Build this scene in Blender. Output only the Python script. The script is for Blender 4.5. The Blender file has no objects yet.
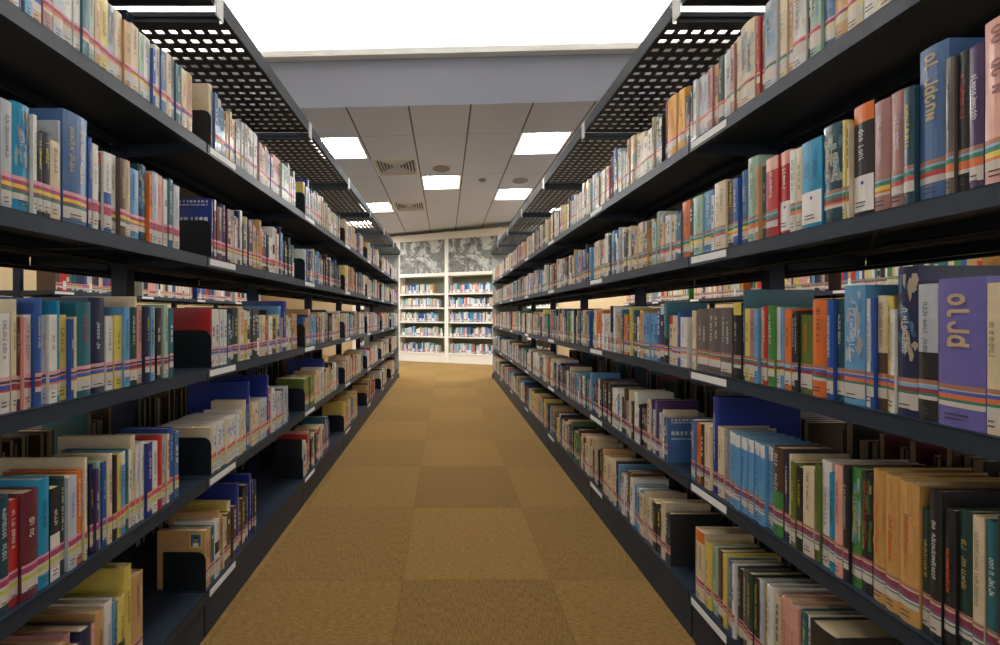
import bpy, math, random
from mathutils import Vector
R = math.radians
C = bpy.context.scene.collection
S = bpy.context.scene

# ------------------------------------------------------------------ camera, world, exposure
F, VX, VY, H = 375.0, 445.0, 315.0, 1.13      # focal length in pixels, vanishing point of the aisle, eye height
AL, AR = 0.831, 0.852                          # distance from the camera to the left / right shelf fronts
cam_d = bpy.data.cameras.new('camera'); cam = bpy.data.objects.new('camera', cam_d); C.objects.link(cam)
cam.location = (0, 0, H); cam.rotation_euler = (R(90), 0, 0)
cam_d.sensor_width = 36; cam_d.lens = 36 * F / 1000
cam_d.shift_x = (500 - VX) / 1000; cam_d.shift_y = (VY - 322.5) / 1000
cam_d.clip_start = 0.02
S.camera = cam
S.view_settings.view_transform = 'Standard'; S.view_settings.look = 'None'
S.view_settings.gamma = 1; S.view_settings.use_curve_mapping = False
S.view_settings.exposure = 0.46
w = bpy.data.worlds.new('world'); S.world = w; w.use_nodes = True
w.node_tree.nodes['Background'].inputs[0].default_value = (0.9, 0.95, 1, 1)
w.node_tree.nodes['Background'].inputs[1].default_value = 0.8
S.cycles.use_denoising = True
S.cycles.max_bounces = 7; S.cycles.diffuse_bounces = 4; S.cycles.glossy_bounces = 3
PANEL_W = 55.0; COVE_W = 30.0; HIGH_W = 7.0

# ------------------------------------------------------------------ helpers
def lin(c):
    return tuple(((v / 255) / 12.92 if v / 255 <= .04045 else ((v / 255 + .055) / 1.055) ** 2.4) for v in c) + (1.0,)
def mat(name, col, rough=.5, metal=0., spec=.5, emit=None, attr=False, noise=0., nscale=60., bump=0., coat=0.):
    m = bpy.data.materials.new(name); m.use_nodes = True; nt = m.node_tree; n = nt.nodes; b = n['Principled BSDF']
    b.inputs['Roughness'].default_value = rough; b.inputs['Metallic'].default_value = metal
    b.inputs['Specular IOR Level'].default_value = spec; b.inputs['Coat Weight'].default_value = coat
    b.inputs['Coat Roughness'].default_value = .15
    src = None
    if attr:
        a = n.new('ShaderNodeAttribute'); a.attribute_name = 'Col'; src = a.outputs['Color']
    if col is not None: b.inputs['Base Color'].default_value = lin(col)
    if noise:
        tc = n.new('ShaderNodeTexCoord'); tx = n.new('ShaderNodeTexNoise'); tx.inputs['Scale'].default_value = nscale; tx.inputs['Detail'].default_value = 4
        nt.links.new(tc.outputs['Object'], tx.inputs['Vector'])
        mr = n.new('ShaderNodeMapRange'); mr.inputs[3].default_value = 1 - noise; mr.inputs[4].default_value = 1 + noise * .6
        nt.links.new(tx.outputs['Fac'], mr.inputs[0])
        mx = n.new('ShaderNodeMix'); mx.data_type = 'RGBA'; mx.blend_type = 'MULTIPLY'; mx.inputs[0].default_value = 1
        if src: nt.links.new(src, mx.inputs[6])
        else: mx.inputs[6].default_value = lin(col)
        nt.links.new(mr.outputs[0], mx.inputs[7]); src = mx.outputs[2]
        if bump:
            bp = n.new('ShaderNodeBump'); bp.inputs['Strength'].default_value = bump; bp.inputs['Distance'].default_value = .002
            nt.links.new(tx.outputs['Fac'], bp.inputs['Height']); nt.links.new(bp.outputs[0], b.inputs['Normal'])
    if src: nt.links.new(src, b.inputs['Base Color'])
    if emit:
        b.inputs['Emission Color'].default_value = (1, .985, .97, 1); b.inputs['Emission Strength'].default_value = emit
    return m

class MB:
    """collects faces (with one flat colour each) for one mesh"""
    def __init__(s): s.v = []; s.f = []; s.c = []; s.m = []
    def quad(s, pts, col=(1, 1, 1, 1), mi=0):
        i = len(s.v); s.v += [tuple(p) for p in pts]; s.f.append(tuple(range(i, i + len(pts)))); s.c.append(col); s.m.append(mi)
    def box(s, x0, x1, y0, y1, z0, z1, col=(1, 1, 1, 1), mi=0, skip=''):
        i = len(s.v)
        s.v += [(x0, y0, z0), (x1, y0, z0), (x1, y1, z0), (x0, y1, z0), (x0, y0, z1), (x1, y0, z1), (x1, y1, z1), (x0, y1, z1)]
        for k, q in (('b', (0, 3, 2, 1)), ('t', (4, 5, 6, 7)), ('s', (0, 1, 5, 4)), ('e', (1, 2, 6, 5)), ('n', (2, 3, 7, 6)), ('w', (3, 0, 4, 7))):
            if k in skip: continue
            s.f.append(tuple(i + a for a in q)); s.c.append(col); s.m.append(mi)
    def bar(s, a, b, r, n=8):
        a, b = Vector(a), Vector(b); d = (b - a).normalized(); u = d.orthogonal().normalized(); w_ = d.cross(u); i = len(s.v)
        for p in (a, b):
            for k in range(n):
                t = 2 * math.pi * k / n; s.v.append(tuple(p + u * r * math.cos(t) + w_ * r * math.sin(t)))
        for k in range(n):
            s.f.append((i + k, i + (k + 1) % n, i + n + (k + 1) % n, i + n + k)); s.c.append((1, 1, 1, 1)); s.m.append(0)
        s.f.append(tuple(i + k for k in reversed(range(n)))); s.f.append(tuple(i + n + k for k in range(n))); s.c += [(1, 1, 1, 1)] * 2; s.m += [0, 0]
    def prism(s, prof, axis, a0, a1, col=(1, 1, 1, 1)):
        """prof: 2-D outline; axis 'x': (y,z), 'y': (x,z), 'z': (x,y)"""
        def P(p, a): return {'x': (a, p[0], p[1]), 'y': (p[0], a, p[1]), 'z': (p[0], p[1], a)}[axis]
        i = len(s.v); n = len(prof)
        s.v += [P(p, a0) for p in prof] + [P(p, a1) for p in prof]
        for k in range(n):
            s.f.append((i + k, i + (k + 1) % n, i + n + (k + 1) % n, i + n + k)); s.c.append(col); s.m.append(0)
        s.f.append(tuple(i + k for k in reversed(range(n)))); s.f.append(tuple(i + n + k for k in range(n))); s.c += [col, col]; s.m += [0, 0]
    def mesh(s, name, mats, col=False):
        me = bpy.data.meshes.new(name); me.from_pydata(s.v, [], s.f)
        for m in (mats if isinstance(mats, (list, tuple)) else [mats]): me.materials.append(m)
        me.polygons.foreach_set('material_index', s.m)
        if col:
            at = me.color_attributes.new('Col', 'FLOAT_COLOR', 'CORNER'); buf = []
            for f, c in zip(s.f, s.c): buf += list(c) * len(f)
            at.data.foreach_set('color', buf)
        me.update(); return me
    def obj(s, name, mats, parent=None, col=False):
        o = bpy.data.objects.new(name, s.mesh(name, mats, col)); C.objects.link(o)
        if parent: o.parent = parent
        return o
def tag(o, label=None, cat=None, group=None, kind=None):
    if label: o['label'] = label
    if cat: o['category'] = cat
    if group: o['group'] = group
    if kind: o['kind'] = kind
    return o
def empty(name, loc, rz=0):
    o = bpy.data.objects.new(name, None); C.objects.link(o); o.location = loc; o.rotation_euler = (0, 0, rz); o.empty_display_size = .05; return o
def bevel(o, wd=.002, seg=2):
    b = o.modifiers.new('bevel', 'BEVEL'); b.width = wd; b.segments = seg; b.limit_method = 'ANGLE'; return o
def dup_tree(o, parent=None):
    c = o.copy(); C.objects.link(c)
    if parent: c.parent = parent
    for ch in list(o.children): dup_tree(ch, c)
    return c

M_metal = mat('dark_slate_metal', (36, 48, 62), .45, .0, .5, noise=.12, nscale=9)
M_metal_in = mat('shelf_grey_metal', (30, 34, 40), .5, .0, .5, noise=.15, nscale=6)
M_canopy = mat('canopy_metal', (32, 42, 50), .6, spec=.3)
M_post = mat('navy_post_metal', (24, 36, 58), .45)
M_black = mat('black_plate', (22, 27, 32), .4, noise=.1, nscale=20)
M_rod = mat('black_rod', (12, 12, 14), .5)
M_brk = mat('light_bracket', (186, 186, 182), .45)
M_card = mat('label_card', (226, 226, 222), .5)
M_ink = mat('label_ink', (70, 72, 80), .7)
M_cover = mat('book_cover', None, .33, attr=True, noise=.22, nscale=45, coat=.25)
M_page = mat('book_paper', (212, 190, 152), .85, noise=.25, nscale=220)
M_stick = mat('spine_sticker', None, .4, attr=True)
M_title = mat('title_print', None, .5, attr=True)
M_white = mat('white_paint', (232, 230, 224), .6)
M_ceilw = mat('upper_ceiling_paint', (245, 244, 242), .8)
M_bulk = mat('bulkhead_paint', (142, 145, 156), .85)
M_wallp = mat('beige_wall_paint', (214, 190, 150), .8, noise=.04, nscale=3)
M_light = mat('lit_diffuser', (255, 255, 255), .6, emit=PANEL_W)
M_cove = mat('lit_cove_strip', (255, 255, 255), .6, emit=COVE_W)
M_high = mat('added_lit_panel', (255, 255, 255), .6, emit=HIGH_W)
M_cream = mat('bookcase_cream_paint', (240, 234, 222), .5)
M_greenback = mat('bookcase_green_back', (132, 140, 122), .7)

# ------------------------------------------------------------------ room
XL, XRW, YN, YF = -5.6, 6.2, -2.6, 12.5
TH = R(20); DW = Vector((math.cos(TH), -math.sin(TH), 0)); NW = Vector((-math.sin(TH), -math.cos(TH), 0)); P0 = Vector((.03, 8.83, 0))
def carpet():
    m = bpy.data.materials.new('carpet_tiles'); m.use_nodes = True; nt = m.node_tree; n = nt.nodes; L = nt.links; b = n['Principled BSDF']
    b.inputs['Roughness'].default_value = .95; b.inputs['Specular IOR Level'].default_value = .15
    b.inputs['Sheen Weight'].default_value = .35; b.inputs['Sheen Roughness'].default_value = .4; b.inputs['Sheen Tint'].default_value = (1, .8, .5, 1)
    tc = n.new('ShaderNodeTexCoord'); mp = n.new('ShaderNodeMapping'); L.new(tc.outputs['Object'], mp.inputs[0])
    mp.inputs['Location'].default_value = (.18 / .63 + 21, -1.6 / .6 + 20, .5); mp.inputs['Scale'].default_value = (1 / .63, 1 / .6, 1)
    ck = n.new('ShaderNodeTexChecker'); ck.inputs['Scale'].default_value = 1.0; L.new(mp.outputs[0], ck.inputs[0])
    sep = n.new('ShaderNodeSeparateXYZ'); L.new(mp.outputs[0], sep.inputs[0])
    def math_(op, a, bb=None, c=None):
        q = n.new('ShaderNodeMath'); q.operation = op
        for i, v in enumerate((a, bb, c)):
            if v is None: continue
            if isinstance(v, (int, float)): q.inputs[i].default_value = v
            else: L.new(v, q.inputs[i])
        return q.outputs[0]
    def seam(o):
        fr = math_('FRACT', math_('DIVIDE', o, 1.0)); d = math_('MINIMUM', fr, math_('SUBTRACT', 1, fr)); return math_('LESS_THAN', d, .006)
    sm = math_('MAXIMUM', seam(sep.outputs[0]), seam(sep.outputs[1]))
    # each tile's own tone
    fl = n.new('ShaderNodeVectorMath'); fl.operation = 'SCALE'; fl.inputs['Scale'].default_value = 1.0; L.new(mp.outputs[0], fl.inputs[0])
    f2 = n.new('ShaderNodeVectorMath'); f2.operation = 'FLOOR'; L.new(fl.outputs[0], f2.inputs[0])
    wn = n.new('ShaderNodeTexWhiteNoise'); L.new(f2.outputs[0], wn.inputs[0])
    # thread direction turns by a quarter from tile to tile
    def threads(sx, sy):
        m2 = n.new('ShaderNodeMapping'); m2.inputs['Scale'].default_value = (sx, sy, 1); L.new(tc.outputs['Object'], m2.inputs[0])
        t = n.new('ShaderNodeTexNoise'); t.inputs['Scale'].default_value = 1; t.inputs['Detail'].default_value = 5; t.inputs['Roughness'].default_value = .7
        L.new(m2.outputs[0], t.inputs[0]); return t.outputs['Fac']
    ta, tb = threads(260, 40), threads(40, 260)
    tm = n.new('ShaderNodeMix'); L.new(ck.outputs['Fac'], tm.inputs[0]); L.new(ta, tm.inputs[2]); L.new(tb, tm.inputs[3])
    ra = n.new('ShaderNodeValToRGB'); ra.color_ramp.elements[0].position = .3; ra.color_ramp.elements[1].position = .72
    ra.color_ramp.elements[0].color = lin((98, 72, 33)); ra.color_ramp.elements[1].color = lin((170, 134, 76)); L.new(tm.outputs[0], ra.inputs[0])
    tone = math_('ADD', math_('MULTIPLY', ck.outputs['Fac'], .11), math_('ADD', math_('MULTIPLY', wn.outputs[0], .10), .80))
    tone = math_('MULTIPLY', tone, math_('SUBTRACT', 1, math_('MULTIPLY', sm, .14)))
    mx = n.new('ShaderNodeMix'); mx.data_type = 'RGBA'; mx.blend_type = 'MULTIPLY'; mx.inputs[0].default_value = 1
    L.new(ra.outputs[0], mx.inputs[6]); L.new(tone, mx.inputs[7]); L.new(mx.outputs[2], b.inputs['Base Color'])
    bp = n.new('ShaderNodeBump'); bp.inputs['Strength'].default_value = .5; bp.inputs['Distance'].default_value = .003; L.new(tm.outputs[0], bp.inputs['Height']); L.new(bp.outputs[0], b.inputs['Normal'])
    return m
q = MB(); q.box(XL, XRW, YN, YF, -.1, 0); tag(q.obj('floor', carpet()), kind='structure')
q = MB(); q.box(XL - .1, XL, YN, YF, 0, 4.3); tag(q.obj('wall_left', M_wallp), kind='structure')
q = MB(); q.box(XRW, XRW + .1, YN, YF, 0, 4.3); tag(q.obj('wall_right', M_wallp), kind='structure')
q = MB(); q.box(XL, XRW, YN - .1, YN, 0, .85); q.box(XL, XRW, YN - .1, YN, 3.5, 4.3)  # open band left for the unseen added windows
for x in (XL, XRW - .4): q.box(x, x + .4, YN - .1, YN, .85, 3.5)
tag(q.obj('wall_back', M_wallp), kind='structure')
q = MB()  # unseen windows added behind the camera to let in sky light
for i in range(8): x = XL + .4 + (XRW - XL - .8) * i / 7; q.box(x - .03, x + .03, YN - .09, YN - .02, .85, 3.5)
for z in (.85, 2.6, 3.44): q.box(XL + .4, XRW - .4, YN - .09, YN - .02, z, z + .06)
tag(q.obj('added_window_1', M_white), kind='structure')
q = MB()   # far wall stands turned by 20 degrees
a, b = P0 - DW * 6.4 - NW * .36, P0 + DW * 6.6 - NW * .36
for z0, z1 in ((0, 3.6),):
    pa, pb, pc, pd = a, b, b - NW * .1, a - NW * .1
    q.prism([(p.x, p.y) for p in (pa, pb, pc, pd)], 'z', z0, z1)
tag(q.obj('wall_far', M_wallp), kind='structure')

def tile_ceiling():
    m = bpy.data.materials.new('ceiling_tiles'); m.use_nodes = True; nt = m.node_tree; n = nt.nodes; L = nt.links; b = n['Principled BSDF']; b.inputs['Roughness'].default_value = .85
    tc = n.new('ShaderNodeTexCoord'); sep = n.new('ShaderNodeSeparateXYZ'); L.new(tc.outputs['Object'], sep.inputs[0])
    def mt(op, a, bb=None):
        q = n.new('ShaderNodeMath'); q.operation = op
        for i, v in enumerate((a, bb)):
            if v is None: continue
            if isinstance(v, (int, float)): q.inputs[i].default_value = v
            else: L.new(v, q.inputs[i])
        return q.outputs[0]
    def seam(o, off, p, wd):
        fr = mt('FRACT', mt('DIVIDE', mt('ADD', o, off), p)); d = mt('MINIMUM', fr, mt('SUBTRACT', 1, fr)); return mt('LESS_THAN', d, wd / p)
    s1 = seam(sep.outputs[0], .966 + 6.1, .61, .009); s2 = seam(sep.outputs[1], 1.22 * 6 - 4.26, 1.22, .004)
    mk = mt('MAXIMUM', s1, mt('MULTIPLY', s2, .5))
    mx = n.new('ShaderNodeMix'); mx.data_type = 'RGBA'; L.new(mk, mx.inputs[0]); mx.inputs[6].default_value = lin((214, 222, 236)); mx.inputs[7].default_value = lin((104, 106, 112))
    L.new(mx.outputs[2], b.inputs['Base Color']); return m
HC, SL = H + 2.05, .024            # tiled ceiling height at x = 0 and its slope across the room
def hc(x): return HC + SL * x
YS = 3.66
holes = []   # cells (col x0, y0) left open for lights and vents
cells = {'light': [(-1.576, 4.25), (.864, 4.25), (-.356, 5.50), (-1.576, 6.75), (.864, 6.16), (3.304, 4.25), (3.304, 6.75), (-4.016, 4.25), (-4.016, 6.75), (-2.186, 8.0), (2.084, 7.35)], 'vent': [(-.966, 4.88), (-.966, 6.75)]}  # lights past the visible ones are unseen, added to brighten aisles and far wall
q = MB()
xs = sorted({XL, XRW, *[c[0] for k in cells.values() for c in k], *[c[0] + .6 for k in cells.values() for c in k]})
ys = sorted({YS, YF, *[c[1] for k in cells.values() for c in k], *[c[1] + .6 for k in cells.values() for c in k]})
for i in range(len(xs) - 1):
    for j in range(len(ys) - 1):
        cx, cy = (xs[i] + xs[i + 1]) / 2, (ys[j] + ys[j + 1]) / 2
        if any(c[0] < cx < c[0] + .6 and c[1] < cy < c[1] + .6 for k in cells.values() for c in k): continue
        q.quad([(xs[i], ys[j], hc(xs[i])), (xs[i], ys[j + 1], hc(xs[i])), (xs[i + 1], ys[j + 1], hc(xs[i + 1])), (xs[i + 1], ys[j], hc(xs[i + 1]))])
tag(q.obj('ceiling', tile_ceiling()), kind='structure')
# bulkhead face, ledge trim and upper ceiling over the near part of the room
q = MB(); q.quad([(XL, YS, hc(XL)), (XRW, YS, hc(XRW)), (XRW, YS, hc(XRW) + .46), (XL, YS, hc(XL) + .46)])
tag(q.obj('trim_1', M_bulk), kind='structure')
q = MB(); y0, y1 = YS - .07, YS + .02
q.prism([(XL, hc(XL) + .46), (XRW, hc(XRW) + .46), (XRW, hc(XRW) + .52), (XL, hc(XL) + .52)], 'y', y0, y1)
tag(q.obj('trim_2', M_white), kind='structure')
q = MB(); zt = H + 3.05
prof = [(YS + .30, H + 2.52), (YS + .30, zt - .35)] + [(YS + .30 - .35 * (1 - math.cos(t)), zt - .35 + .35 * math.sin(t)) for t in (R(30), R(60), R(90))] + [(YN, zt), (YN, zt + .06), (YS + .38, zt + .06), (YS + .38, H + 2.52)]
q.prism(prof, 'x', XL, XRW); tag(q.obj('trim_3', M_ceilw), kind='structure')
q = MB(); q.quad([(XL, YS, hc(XL) + .49), (XRW, YS, hc(XRW) + .49), (XRW, YS + .32, hc(XRW) + .49), (XL, YS + .32, hc(XL) + .49)]); tag(q.obj('trim_4', M_white), kind='structure')
q = MB(); q.prism([(XL + .1, hc(XL) + .525), (XRW - .1, hc(XRW) + .525), (XRW - .1, hc(XRW) + .55), (XL + .1, hc(XL) + .55)], 'y', YS + .12, YS + .17)
tag(q.obj('cove_light', M_cove), 'long lit strip light hidden behind the ledge under the bright upper ceiling', 'light')

# ceiling fittings
def ceiling_light(x0, y0, label):
    t = empty('ceiling_light', (x0 + .3, y0 + .3, hc(x0 + .3))); t.rotation_euler = (0, -math.atan(SL), 0)
    q = MB()
    for a in ((-.3, -.272, -.3, .3), (.272, .3, -.3, .3), (-.272, .272, -.3, -.272), (-.272, .272, .272, .3)): q.box(*a, -.004, .02)
    q.obj('frame', M_white, t)
    q = MB(); r = .272; u = .22
    for s_ in ((-r, -r, r, -r, u, -u, -u, -u), (r, -r, r, r, u, u, u, -u), (r, r, -r, r, -u, u, u, u), (-r, r, -r, -r, -u, -u, -u, u)):
        q.quad([(s_[0], s_[1], .004), (s_[2], s_[3], .004), (s_[4], s_[5], .06), (s_[6], s_[7], .06)])
    q.obj('reflector', M_white, t)
    q = MB(); q.box(-u, u, -u, u, .055, .062); q.obj('diffuser', M_light, t)
    tag(t, label, 'ceiling light', 'square recessed ceiling lights')
LL = ['square lit ceiling light at the upper left, beside the slatted vent', 'square lit ceiling light at the upper right near the bulkhead', 'square lit ceiling light in the middle, just behind the round speaker',
      'small far square ceiling light at the left, beside the far vent', 'far square lit ceiling light at the right, behind the round speaker',
      'added unseen ceiling light over the next aisle on the right, near the bulkhead', 'added unseen ceiling light over the next aisle on the right, far end', 'added unseen ceiling light over the next aisle on the left, near the bulkhead',
      'added unseen ceiling light over the next aisle on the left, far end', 'added hidden ceiling light by the far wall, above the end of the left shelving row', 'added hidden ceiling light by the far wall, above the end of the right shelving row']
for c, l in zip(cells['light'], LL): ceiling_light(c[0], c[1], l)
def vent(x0, y0, label):
    t = empty('ceiling_vent', (x0 + .3, y0 + .3, hc(x0 + .3))); t.rotation_euler = (0, -math.atan(SL), 0)
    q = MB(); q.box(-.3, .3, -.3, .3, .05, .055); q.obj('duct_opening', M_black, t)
    q = MB()
    for a in ((-.3, -.27, -.3, .3), (.27, .3, -.3, .3), (-.27, .27, -.3, -.27), (-.27, .27, .27, .3)): q.box(*a, -.004, .03)
    q.obj('frame', M_white, t)
    q = MB()
    for k in range(6):          # slats in two triangles on the sides, crosswise ones between
        s = .25 - k * .042; th = .010
        for a in ((-s, s, -s - th, -s), (-s, s, s, s + th), (-s - th, -s, -s, s), (s, s + th, -s, s)): q.box(*a, .0, .035)
    q.obj('slat_grille', M_white, t)
    tag(t, label, 'vent', 'square slatted ceiling vents')
vent(*cells['vent'][0], 'square slatted air vent in the ceiling beside the nearer left light')
vent(*cells['vent'][1], 'farther square slatted ceiling vent beside the small far left light')
M_spk = mat('speaker_grey', (150, 148, 146), .6)
def disc(name, x, y, r, label, cat, grp=None):
    t = empty(name, (x, y, hc(x)))
    for nm, rr, z0, z1, m in (('rim', r, -.008, 0, M_white if r > .1 else M_spk), ('mesh_cover' if r > .1 else 'sensor_head', r * .86 if r > .1 else r * .6, -.014 if r > .1 else -.03, -.008, M_spk)):
        q = MB(); q.prism([(rr * math.cos(2 * math.pi * k / 32), rr * math.sin(2 * math.pi * k / 32)) for k in range(32)], 'z', z0, z1); bevel(q.obj(nm, m, t), .002)
    tag(t, label, cat, grp)
disc('ceiling_speaker', -.05, 5.23, .14, 'round grey ceiling speaker between the slatted vent and middle light', 'speaker', 'round ceiling speakers')
disc('ceiling_speaker', 1.16, 5.78, .14, 'round grey ceiling speaker in front of the far right light', 'speaker', 'round ceiling speakers')
disc('smoke_detector', .57, 5.72, .06, 'small white smoke detector on the ceiling, right of the middle light', 'smoke detector')
# unseen panel lights added to the upper ceiling to brighten the near racks
def added_high_light(x, y, label):
    t = empty('added_panel_light', (x, y, zt))
    q = MB(); q.box(-.32, .32, -.62, .62, -.012, 0); q.obj('housing', M_white, t)
    q = MB(); q.box(-.29, .29, -.59, .59, -.018, -.012); q.obj('diffuser', M_high, t)
    tag(t, label, 'ceiling light', 'added panel lights in the upper ceiling')
for x, y, l in ((0, 1.15, 'added unseen panel light straight above the aisle near the camera'), (-2.5, .6, 'added unseen panel light above the aisle to the left'), (2.6, .6, 'added unseen panel light above the aisle to the right'), (0, -1.0, 'added unseen panel light above the aisle behind the camera')):
    added_high_light(x, y, l)

# ------------------------------------------------------------------ shelving
SH = [.60, .205, -.19, -.575, -.968]            # shelf tops above eye height, top row first
SZ = [H + s for s in SH]
BW = .90; Y0 = .41; DEP = .31
def make_unit():
    t = empty('shelving_unit', (0, 0, 0))
    q = MB(); q.box(-.028, .028, .0015, .036, 0, H + 1.07); q.box(-.034, .034, .0015, .05, 0, .05); bevel(q.obj('upright', M_post, t), .003)
    q = MB(); q.box(-.30, .30, .004, BW - .004, .0, SZ[4] - .035); q.obj('kick_base', M_metal, t)
    for i, z in enumerate(SZ):
        for sx in (-1, 1):
            q = MB(); a, b = sorted((sx * DEP, sx * .032)); y0, y1 = .003, BW - .003
            lip0, lip1 = sorted((sx * DEP, sx * (DEP - .003)))
            a2, b2 = sorted((sx * DEP, sx * .0008)); q.box(a2, b2, y0, y1, z - .003, z)                                  # deck
            q.box(lip0, lip1, y0, y1, z - .036, z)                            # rolled front lip
            l0, l1 = sorted((sx * (DEP - .003), sx * (DEP - .018))); q.box(l0, l1, y0, y1, z - .036, z - .033)
            l0, l1 = sorted((sx * .032, sx * .035)); q.box(l0, l1, y0, y1, z - .03, z - .003)
            for yy in (y0, y1 - .002):                                        # side brackets of the shelf
                q.prism([(sx * .032, z - .003), (sx * (DEP - .01), z - .003), (sx * (DEP - .01), z - .03), (sx * .032, z - .05)][::sx], 'y', yy, yy + .002)
            sh = q.obj('shelf', M_metal if i < 5 else M_metal, t)
            # label holder on the lip at the left end as one faces the shelf
            yl = (BW - .175, BW - .015) if sx < 0 else (.015, .175)
            q = MB(); l0, l1 = sorted((sx * DEP, sx * (DEP + .002))); q.box(l0, l1, yl[0], yl[1], z - .028, z - .006)
            lh = q.obj('label_holder', M_card, sh)
    q = MB()                                                                   # stiffening rod and crossed braces under the second shelf
    for sx in (-1, 1): q.bar((sx * .19, .002, SZ[1] - .055), (sx * .19, BW - .002, SZ[1] - .055), .006)
    q.bar((-.19, BW * .5, SZ[1] - .055), (-.02, BW * .5 + .1, SZ[1] - .02), .004); q.bar((-.19, BW * .5, SZ[1] - .055), (-.28, BW * .5 - .1, SZ[1] - .03), .004)
    q.bar((.19, BW * .5, SZ[1] - .055), (.02, BW * .5 - .1, SZ[1] - .02), .004); q.bar((.19, BW * .5, SZ[1] - .055), (.28, BW * .5 + .1, SZ[1] - .03), .004)
    q.obj('brace_rod', M_rod, t)
    # canopy: lips, end channels and a sheet punched with square holes
    zc = H + 1.082; e = DEP + .028; ya, yb = .043, BW - .002
    q = MB()
    for sx in (-1, 1):
        a, b = sorted((sx * e, sx * (e - .004))); q.box(a, b, ya, yb, zc - .005, zc + .058)
        a, b = sorted((sx * e, sx * (e - .022))); q.box(a, b, ya, yb, zc + .057, zc + .06)
    for yy in (ya, yb - .003): q.box(-e, e, yy, yy + .003, zc - .005, zc + .012)
    cn = q.obj('canopy', M_canopy, t)
    q = MB(); nx, ny = 13, 17; px, py = (2 * e - .02) / nx, (yb - ya - .016) / ny; bx_, by_ = .023, .030; z0, z1 = zc, zc + .002
    x0, y0 = -e + .01, ya + .008
    for i in range(nx + 1): q.box(x0 + i * px - bx_ / 2, x0 + i * px + bx_ / 2, ya + .003, yb - .003, z0, z1)
    for j in range(ny + 1):
        for i in range(nx): q.box(x0 + i * px + bx_ / 2, x0 + (i + 1) * px - bx_ / 2, max(ya + .003, y0 + j * py - by_ / 2), min(yb - .003, y0 + j * py + by_ / 2), z0, z1)
    q.obj('perforated_sheet', M_metal_in, cn)
    for sx in (-1, 1):
        q = MB(); a, b = sorted((sx * (e + .003), sx * (e - .03))); q.box(a, b,   .002, .044, zc + .045, zc + .063); a, b = sorted((sx * (e + .003), sx * (e - .002))); q.box(a, b,   .003, .044, zc - .03, zc + .045)
        q.obj('canopy_clip', M_brk, t)
    q = MB(); q.box(-e + .02, e - .02, .048, .062, zc - .022, zc - .004); bevel(q.obj('canopy_arm', M_metal_in, t), .002)
    return t
ORD = ['nearest', 'second', 'third', 'fourth', 'fifth', 'sixth', 'farthest']
unit0 = make_unit(); used = [False]
def unit(x, k, label, group):
    u = dup_tree(unit0) if used[0] else unit0; used[0] = True
    u.location = (x, Y0 + BW * k, 0); tag(u, label, 'bookshelf', group); return u
CXL, CXR = -(AL + DEP), AR + DEP
for side, cx, sd in (('left', CXL, 'left'), ('right', CXR, 'right')):
    for k in range(7):
        unit(cx, k, f'dark metal shelving bay with perforated canopy, {side} side of the aisle, {ORD[k]} from the front', f'shelving bays along the {side} of the aisle')
    t = empty('end_frame', (cx, Y0 + BW * 7, 0))
    q = MB(); q.box(-.31, .31, 0, .02, 0, H + 1.14); bevel(q.obj('panel', mat('end_panel_grey_' + side, (150, 158, 150), .5), t), .003)
    q = MB(); q.box(-.32, .32, -.004, .026, 0, .08); q.obj('plinth', M_metal, t)
    tag(t, f'pale grey end panel closing the far end of the {side} shelving row', 'end panel')
NBX = {'left': CXL - 2.42, 'right': CXR + 2.35}
for side in ('left', 'right'):
    for k in range(3 if side == 'left' else 1, 7):
        unit(NBX[side], k, f'dark metal shelving bay behind the {side} row, seen through its gap, {ORD[k]} from the front', f'shelving bays beyond the {side} shelves')

# ------------------------------------------------------------------ books
PAL = {'w': ('white', (228, 226, 218)), 'c': ('cream', (222, 204, 168)), 't': ('tan', (202, 158, 104)), 'g': ('grey', (140, 140, 140)), 'l': ('pale grey', (188, 194, 200)),
       'k': ('black', (24, 24, 27)), 'n': ('navy', (22, 34, 74)), 'b': ('blue', (28, 82, 160)), 's': ('sky blue', (98, 160, 204)), 'q': ('teal', (24, 104, 116)),
       'e': ('dark green', (16, 58, 50)), 'v': ('green', (62, 134, 62)), 'o': ('olive', (96, 112, 34)), 'y': ('yellow', (222, 200, 96)), 'p': ('pale green', (160, 192, 170)),
       'r': ('red', (190, 32, 30)), 'm': ('maroon', (104, 26, 46)), 'u': ('purple', (74, 46, 96)), 'f': ('dusty pink', (172, 122, 114)), 'i': ('pink', (228, 166, 150)),
       'a': ('orange', (224, 112, 34)), 'd': ('brown', (84, 58, 38)), 'x': ('lavender', (110, 102, 172)), 'z': ('steel blue', (72, 110, 158)), 'j': ('turquoise', (18, 146, 188)),
       'O': ('amber', (226, 164, 48)), 'h': ('taupe', (98, 90, 84)), 'B': ('royal blue', (14, 44, 140)), 'D': ('deep teal', (14, 66, 82)), 'T': ('wood tan', (206, 156, 86))}
def mute(c, k=.14, g=.30): return tuple(v * (1 - k) + g * k for v in c[:3]) + (1.,)
def col(k): return mute(lin(PAL[k][1]), .07, .22)
WH = lin((230, 228, 222)); BK = lin((30, 30, 34)); GOLD = lin((214, 184, 110)); RD = lin((196, 40, 36)); YL = lin((232, 206, 40)); ORG = lin((226, 110, 40)); MG = lin((170, 30, 100)); PK = lin((226, 160, 170))
GR = lin((20, 120, 90)); TL = lin((30, 130, 140)); BL = lin((40, 80, 180)); BR = lin((170, 110, 80)); PU = lin((90, 40, 120)); SKY = lin((120, 180, 210)); MR = lin((140, 20, 50)); OR2 = lin((216, 84, 44)); YG = lin((190, 200, 60))
INK = {'w': WH, 'k': BK, 'g': GOLD, 'r': RD, 'y': YL, 'b': BL, 'o': ORG}
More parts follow.
